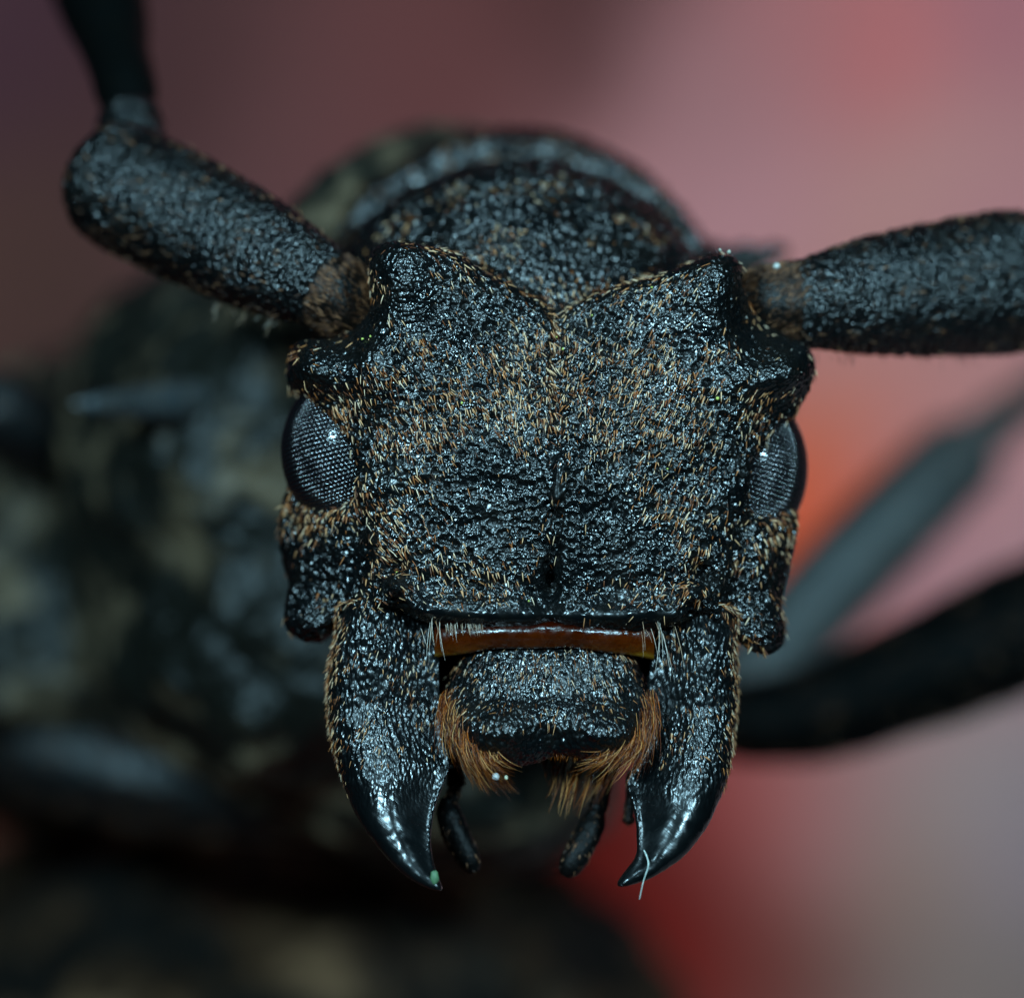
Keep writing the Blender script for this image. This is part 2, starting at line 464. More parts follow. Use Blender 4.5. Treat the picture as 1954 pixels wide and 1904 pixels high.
# ------------------------------------------------------------------ setting: backdrop sheet
def backdrop():
    ny, nx = 180, 200
    yb = 78.0
    u = np.linspace(-62, 62, nx); prof = []
    # sweep: floor under the animal, quarter round, upright sheet
    for s in np.linspace(0, 1, ny):
        L = s*190
        if L < 60: prof.append((yb-20-60+L, -34.0))
        elif L < 60+31.4:
            a = (L-60)/20.0; prof.append((yb-20+20*math.sin(a), -34+20*(1-math.cos(a))))
        else: prof.append((yb, -14+(L-91.4)))
    prof = np.array(prof)
    V = np.zeros((ny, nx, 3)); V[..., 0] = u[None]; V[..., 1] = prof[:, 0][:, None]; V[..., 2] = prof[:, 1][:, None]
    V = V.reshape(-1, 3)
    w = 1.6*np.sin(V[:, 0]*0.16+0.03*V[:, 2]) + 0.9*np.sin(V[:, 0]*0.37+1.3-0.05*V[:, 2])
    V[:, 1] += w
    i = np.arange(ny-1)[:, None]*nx; j = np.arange(nx-1)[None]
    F = np.stack([(i+j).ravel(), (i+j+1).ravel(), (i+nx+j+1).ravel(), (i+nx+j).ravel()], 1)
    me = mesh_from('backdrop', V, F)
    # background tones put in as colour patches, ragged borders, darker upper left
    blots = [(-150, -150, .12, .052, .065), (60, 40, .10, .04, .052), (330, 150, .12, .048, .048), (520, 350, .16, .066, .066), (60, 560, .13, .058, .048), (850, 120, .16, .062, .062), (1090, 10, .11, .045, .045),
             (1320, 220, .48, .23, .24), (1520, 120, .56, .22, .225), (1660, 110, .60, .18, .18), (1820, 270, .50, .265, .26), (1930, 20, .42, .17, .20), (1450, 400, .62, .30, .32), (1720, 400, .56, .29, .27), (1930, 430, .48, .24, .26),
             (1620, 700, .55, .26, .24), (1850, 700, .50, .25, .24), (1600, 830, .72, .15, .06), (1570, 980, .80, .10, .02), (1740, 900, .50, .24, .24), (1880, 980, .52, .29, .32), (1760, 1090, .45, .26, .30),
             (1400, 1560, .36, .05, .045), (1520, 1570, .42, .12, .11), (1270, 1790, .22, .002, .0), (1200, 1640, .10, .002, .0), (1330, 1690, .17, .025, .02), (1400, 1830, .22, .035, .028), (1620, 1600, .38, .22, .225), (1700, 1650, .30, .22, .17),
             (1800, 1560, .36, .29, .28), (1900, 1650, .34, .28, .31), (1830, 1870, .27, .23, .21), (1530, 1860, .18, .065, .055), (1650, 1860, .24, .16, .14), (1000, 1850, .05, .01, .008), (600, 1700, .04, .012, .01), (50, 1600, .10, .025, .015), (300, 1200, .10, .05, .045), (700, 900, .2, .1, .1), (1200, 2100, .2, .01, .01), (1800, 2100, .25, .2, .19), (2200, 1000, .5, .28, .3), (2200, 300, .45, .24, .25), (2200, 1700, .33, .28, .3)]
    B = np.array([px(bx, by, yb) for bx, by, *_ in blots]); C = np.array([[c_*f_ for c_, f_ in zip(q[2:], (0.90, 0.78, 0.74) if q[1] < 1200 else (0.95, 0.9, 0.88))] for q in blots])
    Q = V.copy(); Q[:, 0] += 1.6*(fbm(V, 0.35, 3)-0.5)*2; Q[:, 2] += 1.6*(fbm(V, 0.35, 9)-0.5)*2
    d = np.sqrt((Q[:, None, 0]-B[None, :, 0])**2 + (Q[:, None, 2]-B[None, :, 2])**2)
    wt = np.exp(-(d - d.min(1)[:, None])/0.9); wt /= wt.sum(1)[:, None]
    c = wt @ C
    at = me.color_attributes.new('tone', 'FLOAT_COLOR', 'POINT')
    at.data.foreach_set('color', np.concatenate([c, np.ones((len(c), 1))], 1).astype(np.float32).ravel())
    m, nt, b = new_mat('backdrop_sheet')
    a = nd(nt, 'ShaderNodeAttribute', attribute_name='tone'); nt.links.new(a.outputs['Color'], b.inputs['Base Color'])
    b.inputs['Roughness'].default_value = 0.9; b.inputs['Specular IOR Level'].default_value = 0.1
    link('backdrop', me, m, kind='structure')
backdrop()

# ------------------------------------------------------------------ the beetle
LIDY = 0.0
beetle = empty('longhorn_beetle', (0, 0, 0), label='large black longhorn beetle with open mandibles, tan setae and stout antennae', category='beetle')

# ---- head capsule
HEAD = [(1062,590),(1000,556),(940,521),(880,490),(830,470),(790,462),(750,460),(722,468),(708,490),(704,530),(708,570),(692,606),(655,632),(615,642),(580,640),(554,650),
        (540,680),(537,715),(540,745),(545,800),(545,860),(540,920),(524,960),(520,1010),(528,1065),(540,1110),(539,1150),(537,1188),(547,1211),(575,1225),(604,1224),(628,1206),(645,1186),(690,1172),(740,1166),(790,1182),(850,1199),(920,1203),(1000,1200),(1052,1193),(1100,1201),(1180,1210),(1250,1207),(1300,1196),(1360,1200),(1410,1215),
        (1440,1240),(1470,1250),(1496,1240),(1507,1205),(1507,1150),(1520,1080),(1530,1010),(1538,960),(1533,900),(1530,840),(1530,790),(1545,762),(1558,735),(1566,700),(1560,665),(1538,648),(1494,622),(1455,592),(1432,566),(1422,540),(1421,510),(1412,490),(1392,480),(1360,482),(1325,494),(1280,511),(1220,532),(1160,551),(1110,570)]
EYE_L = [(545,742),(580,756),(615,785),(650,822),(672,865),(677,915),(668,952),(640,968),(600,962),(562,935),(535,895),(500,860),(495,780)]
EYE_R = [(1540,785),(1505,797),(1470,822),(1446,865),(1435,915),(1430,960),(1440,985),(1468,992),(1505,975),(1535,940),(1590,900),(1590,800)]
oH, oEL, oER = outline(HEAD), outline(EYE_L), outline(EYE_R)
XM = PX(1062)
def gs(X, Z, cx, cy, sx, sy=None):
    sy = sy or sx
    return np.exp(-0.5*((X-PX(cx))/(sx*K))**2 - 0.5*((Z-PZ(cy))/(sy*K))**2)
def seg(X, Z, ax, ay, bx, by, s):
    a = np.array([PX(ax), PZ(ay)]); b_ = np.array([PX(bx), PZ(by)]); e = b_-a
    t = np.clip(((X-a[0])*e[0]+(Z-a[1])*e[1])/(e@e), 0, 1)
    return np.exp(-0.5*((X-a[0]-e[0]*t)**2+(Z-a[1]-e[1]*t)**2)/(s*K)**2)
def head_front(X, Z):
    dx = X - XM; a = np.abs(dx)
    F = 0.028*dx**2 + 1.35*sstep(2.35, 4.6, a)**1.1 + 0.10*np.clip(dx, 0, 9)
    F = F + 0.030*(Z-PZ(950))**2*0.6
    F = F + 0.50*gs(X, Z, 1062, 585, 120, 110)                     # valley between the tubercles
    F = F - 0.32*gs(X, Z, 765, 520, 55, 70) - 0.32*gs(X, Z, 1380, 545, 55, 70)
    F = F - 0.72*gs(X, Z, 572, 700, 52, 48) - 0.36*seg(X, Z, 610, 700, 690, 688, 50) - 0.72*gs(X, Z, 1533, 708, 50, 48) - 0.36*seg(X, Z, 1500, 712, 1445, 722, 50)   # lobes over the eyes
    F = F + 0.55*gs(X, Z, 650, 610, 48) + 0.55*gs(X, Z, 1465, 600, 45)                          # antennal sockets
    F = F + 0.16*seg(X, Z, 1062, 600, 1066, 850, 9) - 0.13*seg(X, Z, 1067, 878, 1063, 955, 7) + 0.15*seg(X, Z, 1062, 985, 1052, 1100, 8)
    F = F + 0.34*gs(X, Z, 1050, 1108, 13, 20)
    F = F + 0.38*gs(X, Z, 757, 1085, 16, 14) + 0.38*gs(X, Z, 1338, 1092, 16, 14)
    roll = sstep(PX(770), PX(830), X)*sstep(PX(1310), PX(1265), X)
    zc = PZ(1170) + 0.0*X - 0.06*np.cos((X-XM)*1.1)
    F = F - 0.20*roll*np.exp(-0.5*((Z-zc)/(20*K))**2) + 0.06*roll*np.exp(-0.5*((Z-zc-50*K)/(16*K))**2)
    F = F + 0.12*gs(X, Z, 1050, 1170, 14, 40)
    F = F - 0.30*seg(X, Z, 757, 1118, 712, 1162, 12) - 0.22*seg(X, Z, 757, 1118, 800, 1165, 12)    # clypeal corner plates
    F = F - 0.30*seg(X, Z, 1322, 1130, 1372, 1178, 13) - 0.2*seg(X, Z, 1322, 1130, 1290, 1180, 12)
    F = F + 0.22*seg(X, Z, 690, 985, 660, 1170, 20) + 0.22*seg(X, Z, 1418, 1010, 1405, 1180, 18)
    F = F - 0.45*gs(X, Z, 572, 1190, 30, 36) - 0.40*gs(X, Z, 1482, 1200, 26, 50)
    F = F + 0.15*gs(X, Z, 620, 1150, 26, 30)
    return F
def head_fn(X, Y, Z):
    dO = on2d(lambda x, z: poly_sdf(oH, x, z), X, Z)
    F = on2d(head_front, X, Z)
    taper = 0.10*np.clip(Y-1.8, 0, 9)
    h = smax(dO + taper, (F - Y)*0.85, 0.32)
    h = smax(h, Y - 6.0, 0.5)
    # back of the head rising behind the notch
    c = px(990, 652, 4.6); q = 1.0
    e = (np.sqrt(((X-c[0])/(400*K*q))**2 + ((Y-c[1])/3.3)**2 + ((Z-c[2])/(362*K*q))**2) - 1)*2.6
    h = smin(h, e, 0.25)
    h = smax(h, -(on2d(lambda x, z: poly_sdf(oEL, x, z), X, Z)), 0.10)
    h = smax(h, -(on2d(lambda x, z: poly_sdf(oER, x, z), X, Z)), 0.10)
    return h
V, F = implicit(head_fn, (PX(500), -0.9, PZ(1275)), (PX(1590), 8.0, PZ(262)), 0.05, sub=1)
N = normals(V, F)
PXv = V[:, 0]/K+977; PYv = 952-V[:, 2]/K
smooth = np.clip(roll_ := sstep(770, 800, PXv)*sstep(1320, 1290, PXv)*np.exp(-0.5*((PYv-1176)/18)**2), 0, 1)
tub = np.exp(-0.5*((PXv-775)/80)**2-0.5*((PYv-560)/70)**2)+np.exp(-0.5*((PXv-1370)/80)**2-0.5*((PYv-570)/70)**2)+np.exp(-0.5*((PXv-600)/60)**2-0.5*((PYv-690)/45)**2)+np.exp(-0.5*((PXv-1500)/60)**2-0.5*((PYv-700)/45)**2)
tub = np.clip(tub, 0, 1)
w1 = worley(V, 7.0, 5); w2 = worley(V, 11.0, 8)
u1 = np.clip(w1/0.62, 0, 1.25)
pits = -0.050*np.exp(-(u1/0.62)**4) + 0.032*np.exp(-((u1-0.95)/0.22)**2)     # round pits with raised rims
gran = (0.5 - np.clip(w2/0.7, 0, 1))*0.038                                    # granules on the tubercles and lobes
wr = np.stack([V[:, 0]*0.45, V[:, 1]*0.6, V[:, 2]*1.6], 1)
lump = (fbm(V, 1.9, 2, 2) - 0.5)*0.16 + (fbm(wr, 3.4, 4, 2) - 0.5)*0.06
mixp = sstep(0.35, 0.6, fbm(V, 1.8, 71))
mid = np.exp(-0.5*((PXv-1064+0.05*(PYv-950).clip(0))/7)**2)*sstep(860, 880, PYv)*sstep(970, 950, PYv)
disp = (1-0.85*mid)*((1-tub)*(pits*(0.45+0.55*mixp) + gran*0.5*(1-mixp)) + tub*gran + lump*(1-0.6*tub))*(1-0.85*smooth)
V = V + N*disp[:, None]
N = normals(V, F)
hm = mesh_from('head', V, F)
hm.attributes.new('relief', 'FLOAT', 'POINT').data.foreach_set('value', ((1-0.9*mid)*(1-0.93*smooth)*(0.6+0.4*sstep(0.3, 0.6, fbm(V, 1.3, 91)))).astype(np.float32))
head = link('head', hm, M_head, beetle)
HV, HF, HN = V, F, N
print('head', len(V), time.time()-T0)

def head_density(P, n):
    x = P[:, 0]/K+977; y = 952-P[:, 2]/K
    g = lambda cx, cy, sx, sy=None: np.exp(-0.5*((x-cx)/sx)**2-0.5*((y-cy)/(sy or sx))**2)
    cl = sstep(0.53, 0.60, fbm(P, 2.2, 31, 2))
    d = 0.015 + 0.36*cl
    d += 0.8*(g(800,660,40)+g(920,745,75,45)+g(1210,770,75,45)+g(1310,670,50,35)+g(1290,930,55)+g(735,960,40,60)+g(700,800,45,60)+g(1330,1000,50,60))*(0.35+0.65*cl)
    d += 0.5*(g(900,520,70,22)+g(1230,545,80,22)+g(1062,640,50,50)+g(1062,800,60,90)+g(880,1120,70,30)+g(1250,1130,70,30)+g(770,1030,50,50))
    d += 1.0*(g(600,985,40,26)+g(1490,1010,32,28)+g(560,950,16,40)+g(1455,770,20,40)+g(640,770,40,25))
    d += 1.8*np.exp(-0.5*((y-745-0.12*np.abs(x-1062))/48)**2)*sstep(700,760,x)*sstep(1420,1360,x)*(0.25+0.75*cl)
    d *= 1-0.92*np.clip(g(775,535,48,60)+g(1385,545,40,60)+g(620,680,60,32)+g(1490,705,60,34), 0, 1)
    d *= 1-0.85*np.clip(1.15*g(1000,960,130,95)+0.8*g(1180,1020,90,60), 0, 1)
    d *= 1-0.7*np.clip(g(860,590,70,45)+g(1270,620,70,40)+g(640,1100,50,60), 0, 1)
    d *= 1-0.9*sstep(1145,1160,y)*sstep(700,740,x)*sstep(1400,1340,x)
    d *= np.where(P[:, 1] > 3.2, 0.12, 1.0)
    d *= sstep(0.5, -0.1, n[:, 1])
    return np.clip(d, 0, 1)
def head_dir(P):
    x = P[:, 0]/K+977; y = 952-P[:, 2]/K
    s = np.clip((x-1062)/160, -1, 1)
    d = np.stack([-0.42*s, np.zeros(len(P)), -np.ones(len(P))], 1)
    side = sstep(690, 640, x)*sstep(930, 960, y); d[:, 0] += -0.75*side
    side = sstep(1420, 1460, x)*sstep(930, 960, y); d[:, 0] += 0.6*side
    low = sstep(900, 1000, y)*sstep(780, 720, x)*sstep(650, 700, x); d[:, 0] += 0.9*low
    return d
P, n = scatter(HV, HF, HN, 10500, head_density)
L = rng.uniform(0.07, 0.19, len(P))
strands('setae', lay(P, n, head_dir(P), L, rng.uniform(0.08, 0.32, len(P)), 4, 0.4, 0.22), rng.uniform(0.012, 0.024, len(P)), M_seta, head, label='short tan and orange setae scattered over the black head')
print('setae', len(P), time.time()-T0)

# ---- compound eyes with real lens facets
def make_eye(cx, cy, depth, rx, ry, rz, side):
    c = px(cx, cy, depth); c[0] = PX(cx); c[2] = PZ(cy)
    pitch = 0.075
    ax = np.array([side*0.55, -0.83, 0.0]); ax /= np.linalg.norm(ax)
    up = np.array([0.25*side, 0, 1.0]); e1 = np.cross(up, ax); e1 /= np.linalg.norm(e1); e2 = np.cross(ax, e1)
    rm = (rx+ry+rz)/3; st = pitch/rm
    pts = []
    m = int(1.75/st)
    for i in range(-m, m+1):
        for j in range(-m, m+1):
            a = (i + 0.5*(j % 2))*st; b_ = j*st*0.866
            r = math.hypot(a, b_)
            if r > 1.6: continue
            if r < 1e-9: d = ax
            else: d = ax*math.cos(r) + (e1*a/r + e2*b_/r)*math.sin(r)
            pts.append(d)
    d = np.array(pts)
    # base dome
    nu, nv = 48, 32
    Vs, Fs = [], []
    th = np.linspace(0, np.pi, nv); ph = np.linspace(0, 2*np.pi, nu, endpoint=False)
    G = np.stack([np.sin(th)[:, None]*np.cos(ph)[None], np.sin(th)[:, None]*np.sin(ph)[None], np.cos(th)[:, None]*np.ones(nu)[None]], -1).reshape(-1, 3)
    R = np.array([rx, ry, rz])
    i = np.arange(nv-1)[:, None]*nu; j = np.arange(nu)[None]; j2 = (j+1) % nu
    Fs.append(np.stack([(i+j).ravel(), (i+nu+j).ravel(), (i+nu+j2).ravel(), (i+j2).ravel()], 1)); Vs.append(c + G*(R-0.004)); off = len(G)
    # facet caps
    nn = d/R; nn /= np.linalg.norm(nn, axis=1)[:, None]
    P0 = c + d*R
    a = np.cross(nn, [0, 0.1, 1.0]); a /= np.linalg.norm(a, axis=1)[:, None]; b_ = np.cross(nn, a)
    k = 10; rr = pitch*0.5
    ring = [(1.0, -0.005), (0.74, 0.0058), (0.40, 0.0118), (0.0, 0.0138)]
    per = k*3+1; cap = np.zeros((len(d), per, 3))
    for q, (f, h) in enumerate(ring[:3]):
        for s_ in range(k):
            t = 2*np.pi*s_/k
            cap[:, q*k+s_] = P0 + nn*h + rr*f*(a*math.cos(t)+b_*math.sin(t))
    cap[:, 3*k] = P0 + nn*ring[3][1]
    lf = []
    for q in range(2):
        for s_ in range(k): lf.append((q*k+s_, q*k+(s_+1) % k, (q+1)*k+(s_+1) % k, (q+1)*k+s_))
    for s_ in range(0, k, 2): lf.append((2*k+s_, 2*k+s_+1, 2*k+(s_+2) % k, 3*k))
    lf = np.array(lf)
    Fs.append((off + np.arange(len(d))[:, None, None]*per + lf[None]).reshape(-1, 4)); Vs.append(cap.reshape(-1, 3))
    me = mesh_from('eye', np.concatenate(Vs), np.concatenate(Fs))
    return link('eye', me, M_eye, head, label='black compound eye covered in tiny domed lenses')
make_eye(655, 858, 1.60, 0.99, 0.95, 1.18, -1)
make_eye(1445, 892, 1.98, 0.85, 0.90, 1.15, 1)

# ---- amber membrane between head and labrum
def band():
    n = 60; x = np.linspace(828, 1250, n); t = (x-1040)/220
    top = 1185+0*x; bot = 1237 + 25*t**2 + 2*t + 1.5*np.sin(x*0.045)
    rows = []
    for v in np.linspace(0, 1, 14):
        y = top*(1-v)+bot*v
        dep = 0.26 - 0.24*math.sin(math.pi*(0.15+0.85*v)) + 0.42*t**2
        rows.append(np.stack([PX(x), dep, PZ(y)], 1))
    for v in np.linspace(1, 0, 6):          # underside, gives it thickness
        y = top*(1-v)+bot*v + 2
        rows.append(np.stack([PX(x), 0.75+0.42*t**2+0*x, PZ(y)], 1))
    V = np.array(rows).reshape(-1, 3); m = len(rows)
    i = np.arange(m-1)[:, None]*n; j = np.arange(n-1)[None]
    F = np.stack([(i+j).ravel(), (i+n+j).ravel(), (i+n+j+1).ravel(), (i+j+1).ravel()], 1)
    V = V + 0.02*(vnoise(V, 3.0, 3)-0.5)[:, None]*np.array([0, 1, 1])
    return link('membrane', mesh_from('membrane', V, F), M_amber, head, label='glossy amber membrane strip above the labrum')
band()
def fringe(name, roots, tips, nper, bend, wid, mat, parent, spread=8, dspread=0.08, rt=None, label=None, seg_=7):
    """hairs from a root curve to a tip curve, both px polylines with depth"""
    A = spline(roots, 10, False); B = spline(tips, 10, False)
    u = rng.random(nper)
    ia = u*(len(A)-1); ib = u*(len(B)-1)
    a = np.stack([np.interp(ia, np.arange(len(A)), A[:, c]) for c in range(3)], 1)
    b_ = np.stack([np.interp(ib, np.arange(len(B)), B[:, c]) for c in range(3)], 1)
    a[:, :2] += rng.normal(size=(nper, 2))*spread*0.6; b_[:, :2] += rng.normal(size=(nper, 2))*spread
    a[:, 2] += rng.normal(size=nper)*dspread*0.3; b_[:, 2] += rng.normal(size=nper)*dspread
    f = rng.uniform(0.4, 1.0, nper)[:, None]
    b_ = a + (b_-a)*f
    t = np.linspace(0, 1, seg_)[None, :, None]
    mid = 0.5*(a+b_) + np.array(bend)[None]*rng.uniform(0.6, 1.3, nper)[:, None]
    C = (1-t)**2*a[:, None] + 2*t*(1-t)*mid[:, None] + t**2*b_[:, None]
    P = np.stack([PX(C[..., 0]), C[..., 2], PZ(C[..., 1])], -1)
    kw = {'label': label} if label else {}
    return strands(name, P, np.full(nper, wid)*rng.uniform(0.7, 1.2, nper), mat, parent, **kw)
fringe('bristles', [(812,1188,0.15),(845,1192,0.1)], [(815,1262,-.05),(845,1275,-.1)], 11, (-3,0,-0.1), 0.009, M_pale, head, 14)
fringe('bristles', [(1225,1192,0.1),(1270,1194,0.15)], [(1232,1280,-.1),(1290,1300,-.05)], 11, (3,0,-0.1), 0.009, M_pale, head, 14)
fringe('bristles', [(850,1190,0.02),(920,1192,0.0)], [(852,1225,-.02),(925,1215,-.04)], 40, (0,0,-0.03), 0.006, M_pale, head, 3)

# ---- labrum
LAB = [(892,1242),(960,1230),(1050,1226),(1140,1230),(1206,1244),(1230,1290),(1248,1340),(1252,1395),(1232,1438),(1188,1456),(1130,1456),(1085,1444),(1050,1448),(1015,1460),(970,1464),(925,1456),(874,1440),(844,1405),(836,1360),(847,1315),(868,1276)]
oLb = outline(LAB)
XL = PX(1045)
def lab_front(X, Z):
    F = 0.30 + 0.16*(X-XL)**2 - 0.46*sstep(PZ(1240), PZ(1410), Z) + 0.10*sstep(PZ(1425), PZ(1455), Z)
    F = F - 0.30*gs(X, Z, 950, 1392, 55, 30) - 0.27*gs(X, Z, 1152, 1396, 58, 28) + 0.26*gs(X, Z, 1055, 1415, 38, 32) + 0.08*gs(X, Z, 1040, 1330, 110, 12)
    F = F + 0.2*sstep(PX(910), PX(850), X) + 0.2*sstep(PX(1190), PX(1246), X)
    return F
def lab_fn(X, Y, Z):
    dO = on2d(lambda x, z: poly_sdf(oLb, x, z), X, Z); F = on2d(lab_front, X, Z)
    return smax(smax(dO, (F-Y)*0.85, 0.24), Y-1.5, 0.3)
V, F = implicit(lab_fn, (PX(825), -0.8, PZ(1475)), (PX(1258), 2.0, PZ(1222)), 0.04, sub=1)
N = normals(V, F)
V = V + N*((0.5-np.clip(worley(V*np.array([1, 1, .6]), 13, 5)/0.7, 0, 1))*0.03 + (fbm(V, 4, 2)-0.5)*0.08)[:, None]
N = normals(V, F)
labrum = link('labrum', mesh_from('labrum', V, F), M_labr, beetle)
def ld(P, n):
    x = P[:, 0]/K+977; y = 952-P[:, 2]/K
    return np.clip((0.25+0.6*sstep(0.45, 0.6, fbm(P, 4, 77)))*sstep(1400, 1340, y)*sstep(0.3, -0.2, n[:, 1]), 0, 1)
P, n = scatter(V, F, N, 900, ld)
dd = np.tile(np.array([0.0, 0, -1.0]), (len(P), 1)); dd[:, 0] = (P[:, 0]-XL)*0.12
strands('setae', lay(P, n, dd, rng.uniform(0.08, 0.2, len(P)), rng.uniform(0.08, 0.3, len(P)), 4, 0.3, 0.08), rng.uniform(0.008, 0.014, len(P)), M_seta, labrum)
fringe('fringe', [(852,1325,.35),(862,1370,.15),(890,1410,-.02),(940,1436,-.08)], [(842,1410,.2),(872,1456,.05),(925,1492,.0),(995,1482,.05)], 460, (-14,6,-0.16), 0.010, M_fringe, labrum, 13, .14, label='curved amber hair fringe on the lip corner')
fringe('fringe', [(1240,1325,.4),(1234,1370,.2),(1210,1412,.02),(1150,1436,-.06)], [(1244,1420,.25),(1210,1482,.05),(1160,1484,.0),(1095,1466,.05)], 460, (14,4,-0.16), 0.010, M_fringe, labrum, 13, .14, label='curved amber hair fringe on the lip corner')
fringe('fringe', [(930,1434,.2),(1050,1430,.25),(1165,1434,.2)], [(940,1466,.2),(1050,1450,.3),(1155,1464,.2)], 420, (0,0,-0.05), 0.013, M_fringe, labrum, 5, .08)

# ---- mandibles
MAND_L = [(655,1150),(636,1215),(624,1280),(619,1335),(626,1400),(644,1470),(670,1541),(702,1594),(744,1642),(790,1679),(842,1697),(838,1680),(826,1642),(822,1592),(830,1541),(845,1500),(860,1463),(852,1430),(842,1380),(838,1320),(838,1270),(825,1215),(800,1150)]
MAND_R = [(1400,1160),(1410,1230),(1414,1300),(1411,1370),(1402,1440),(1388,1500),(1365,1555),(1332,1605),(1288,1645),(1235,1676),(1179,1690),(1192,1664),(1214,1634),(1216,1590),(1209,1540),(1196,1490),(1218,1455),(1236,1420),(1240,1370),(1238,1310),(1245,1260),(1262,1210),(1285,1160)]
def line_dist(pl, X, Z):
    d2 = np.full(X.shape, 1e9)
    for a, b_ in zip(pl[:-1], pl[1:]):
        e = b_-a; wx = X-a[0]; wz = Z-a[1]
        t = np.clip((wx*e[0]+wz*e[1])/max(e@e, 1e-12), 0, 1)
        d2 = np.minimum(d2, (wx-e[0]*t)**2+(wz-e[1]*t)**2)
    return np.sqrt(d2)
def make_mandible(pts, inner_sign, y0):
    """curved blade: rounded outer side, flat face, slope to a sharp inner edge with a thin raised rim"""
    o = outline(pts, 5)
    lo_, li_ = outline(pts[:11], 6, False), outline(pts[10:], 6, False)
    def prof(X, Z):
        do, di = line_dist(lo_, X, Z), line_dist(li_, X, Z)
        w = do+di; t = do/np.maximum(w, 1e-6); sc = np.clip(w/1.3, 0.12, 1.0)
        q = np.clip(do/0.55/np.clip(sc, 0.3, 1), 0, 1)
        y = 0.62*(1-np.sqrt(np.clip(1-(1-q)**2, 0, 1))) + 0.42*sstep(0.42, 1.0, t) - 0.05*np.exp(-((di-0.025)/0.03)**2)
        return y*sc, sc, t
    def front(X, Z):
        y, sc, t = prof(X, Z)
        return y0 - 0.26*np.clip(PZ(1350)-Z, 0, 9) + y
    def fn(X, Y, Z):
        d = on2d(lambda x, z: poly_sdf(o, x, z), X, Z)
        Fr = on2d(front, X, Z)
        bk = on2d(lambda x, z: y0 - 0.26*np.clip(PZ(1350)-z, 0, 9) + 0.50 + (lambda p: 0.9*p[1]*(1-np.clip(p[2], 0, 1)**2))(prof(x, z)), X, Z)
        return smax(smax(d*0.9, Fr-Y, 0.02), Y-bk, 0.05)
    lo = (o[:, 0].min()-0.12, y0-1.3, o[:, 1].min()-0.12); hi = (o[:, 0].max()+0.12, y0+2.0, o[:, 1].max()+0.12)
    V, F = implicit(fn, lo, hi, 0.035, sub=1)
    N = normals(V, F)
    y = 952-V[:, 2]/K; x = V[:, 0]/K+977
    rough = sstep(1580, 1390, y + 30*(fbm(V, 3, 12)-0.5)*4 + np.where(inner_sign > 0, 1, -1)*(x-(740 if inner_sign > 0 else 1320))*0.6)
    Q = V*np.array([1, 1, .45])
    V = V + N*(rough*(0.5-np.clip(worley(Q, 14, 15)/0.7, 0, 1))*0.032 + (fbm(V, 2.0, 22)-0.5)*0.05 + (1-rough)*(fbm(V, 9.0, 23)-0.5)*0.012)[:, None]
    N = normals(V, F)
    mo = link('mandible', mesh_from('mandible', V, F), M_mand, beetle)
    edge = (lambda x, y: sstep(700, 640, x)) if inner_sign > 0 else (lambda x, y: sstep(1350, 1400, x))
    def dens(P, n):
        x = P[:, 0]/K+977; y = 952-P[:, 2]/K
        e = edge(x, y)
        return np.clip((0.12+0.5*sstep(0.5, 0.62, fbm(P, 3, 55)))*sstep(1480, 1400, y)*sstep(0.2, -0.2, n[:, 1])*0.6 + 1.2*e*sstep(1520, 1400, y)*sstep(-0.6, -0.3, n[:, 1])*sstep(0.9, 0.3, n[:, 1]), 0, 1)
    P, n = scatter(V, F, N, 1500, dens)
    dd = np.tile(np.array([0.35*inner_sign*-1, 0, -0.95]), (len(P), 1))
    strands('setae', lay(P, n, dd, rng.uniform(0.06, 0.16, len(P)), rng.uniform(0.15, 0.6, len(P)), 4, 0.3, 0.2), rng.uniform(0.009, 0.016, len(P)), M_seta, mo)
    return mo
make_mandible(MAND_L, 1, 0.25)
make_mandible(MAND_R, -1, 0.3)
print('mandibles', time.time()-T0)

def tube_part(name, path, rad, parent, mat, seg_=64, n=140, amp=0.05, lump=0.06, wsc=7.5, hairs=0, hmat=None, hdir=None, hlen=(0.08, 0.16), flat=1.0, **props):
    V, F = loft(path, rad, seg_, n, flat)
    N = normals(V, F)
    V = V + N*((0.5-np.clip(worley(V, wsc, 41)/0.7, 0, 1))*amp + (fbm(V, 2.2, 6)-0.5)*lump)[:, None]
    N = normals(V, F)
    o = link(name, mesh_from(name, V, F), mat, parent, **props)
    if hairs:
        P, n_ = scatter(V, F, N, hairs, lambda P, n: np.clip((0.2+0.8*sstep(0.45, 0.6, fbm(P, 2.5, 61)))*sstep(0.6, 0.1, n[:, 1]), 0, 1))
        dd = np.tile(np.array(hdir, float), (len(P), 1))
        strands('setae', lay(P, n_, dd, rng.uniform(*hlen, len(P)), rng.uniform(0.2, 0.7, len(P)), 4, 0.4, 0.3), rng.uniform(0.010, 0.018, len(P)), hmat or M_seta, o)
    return o
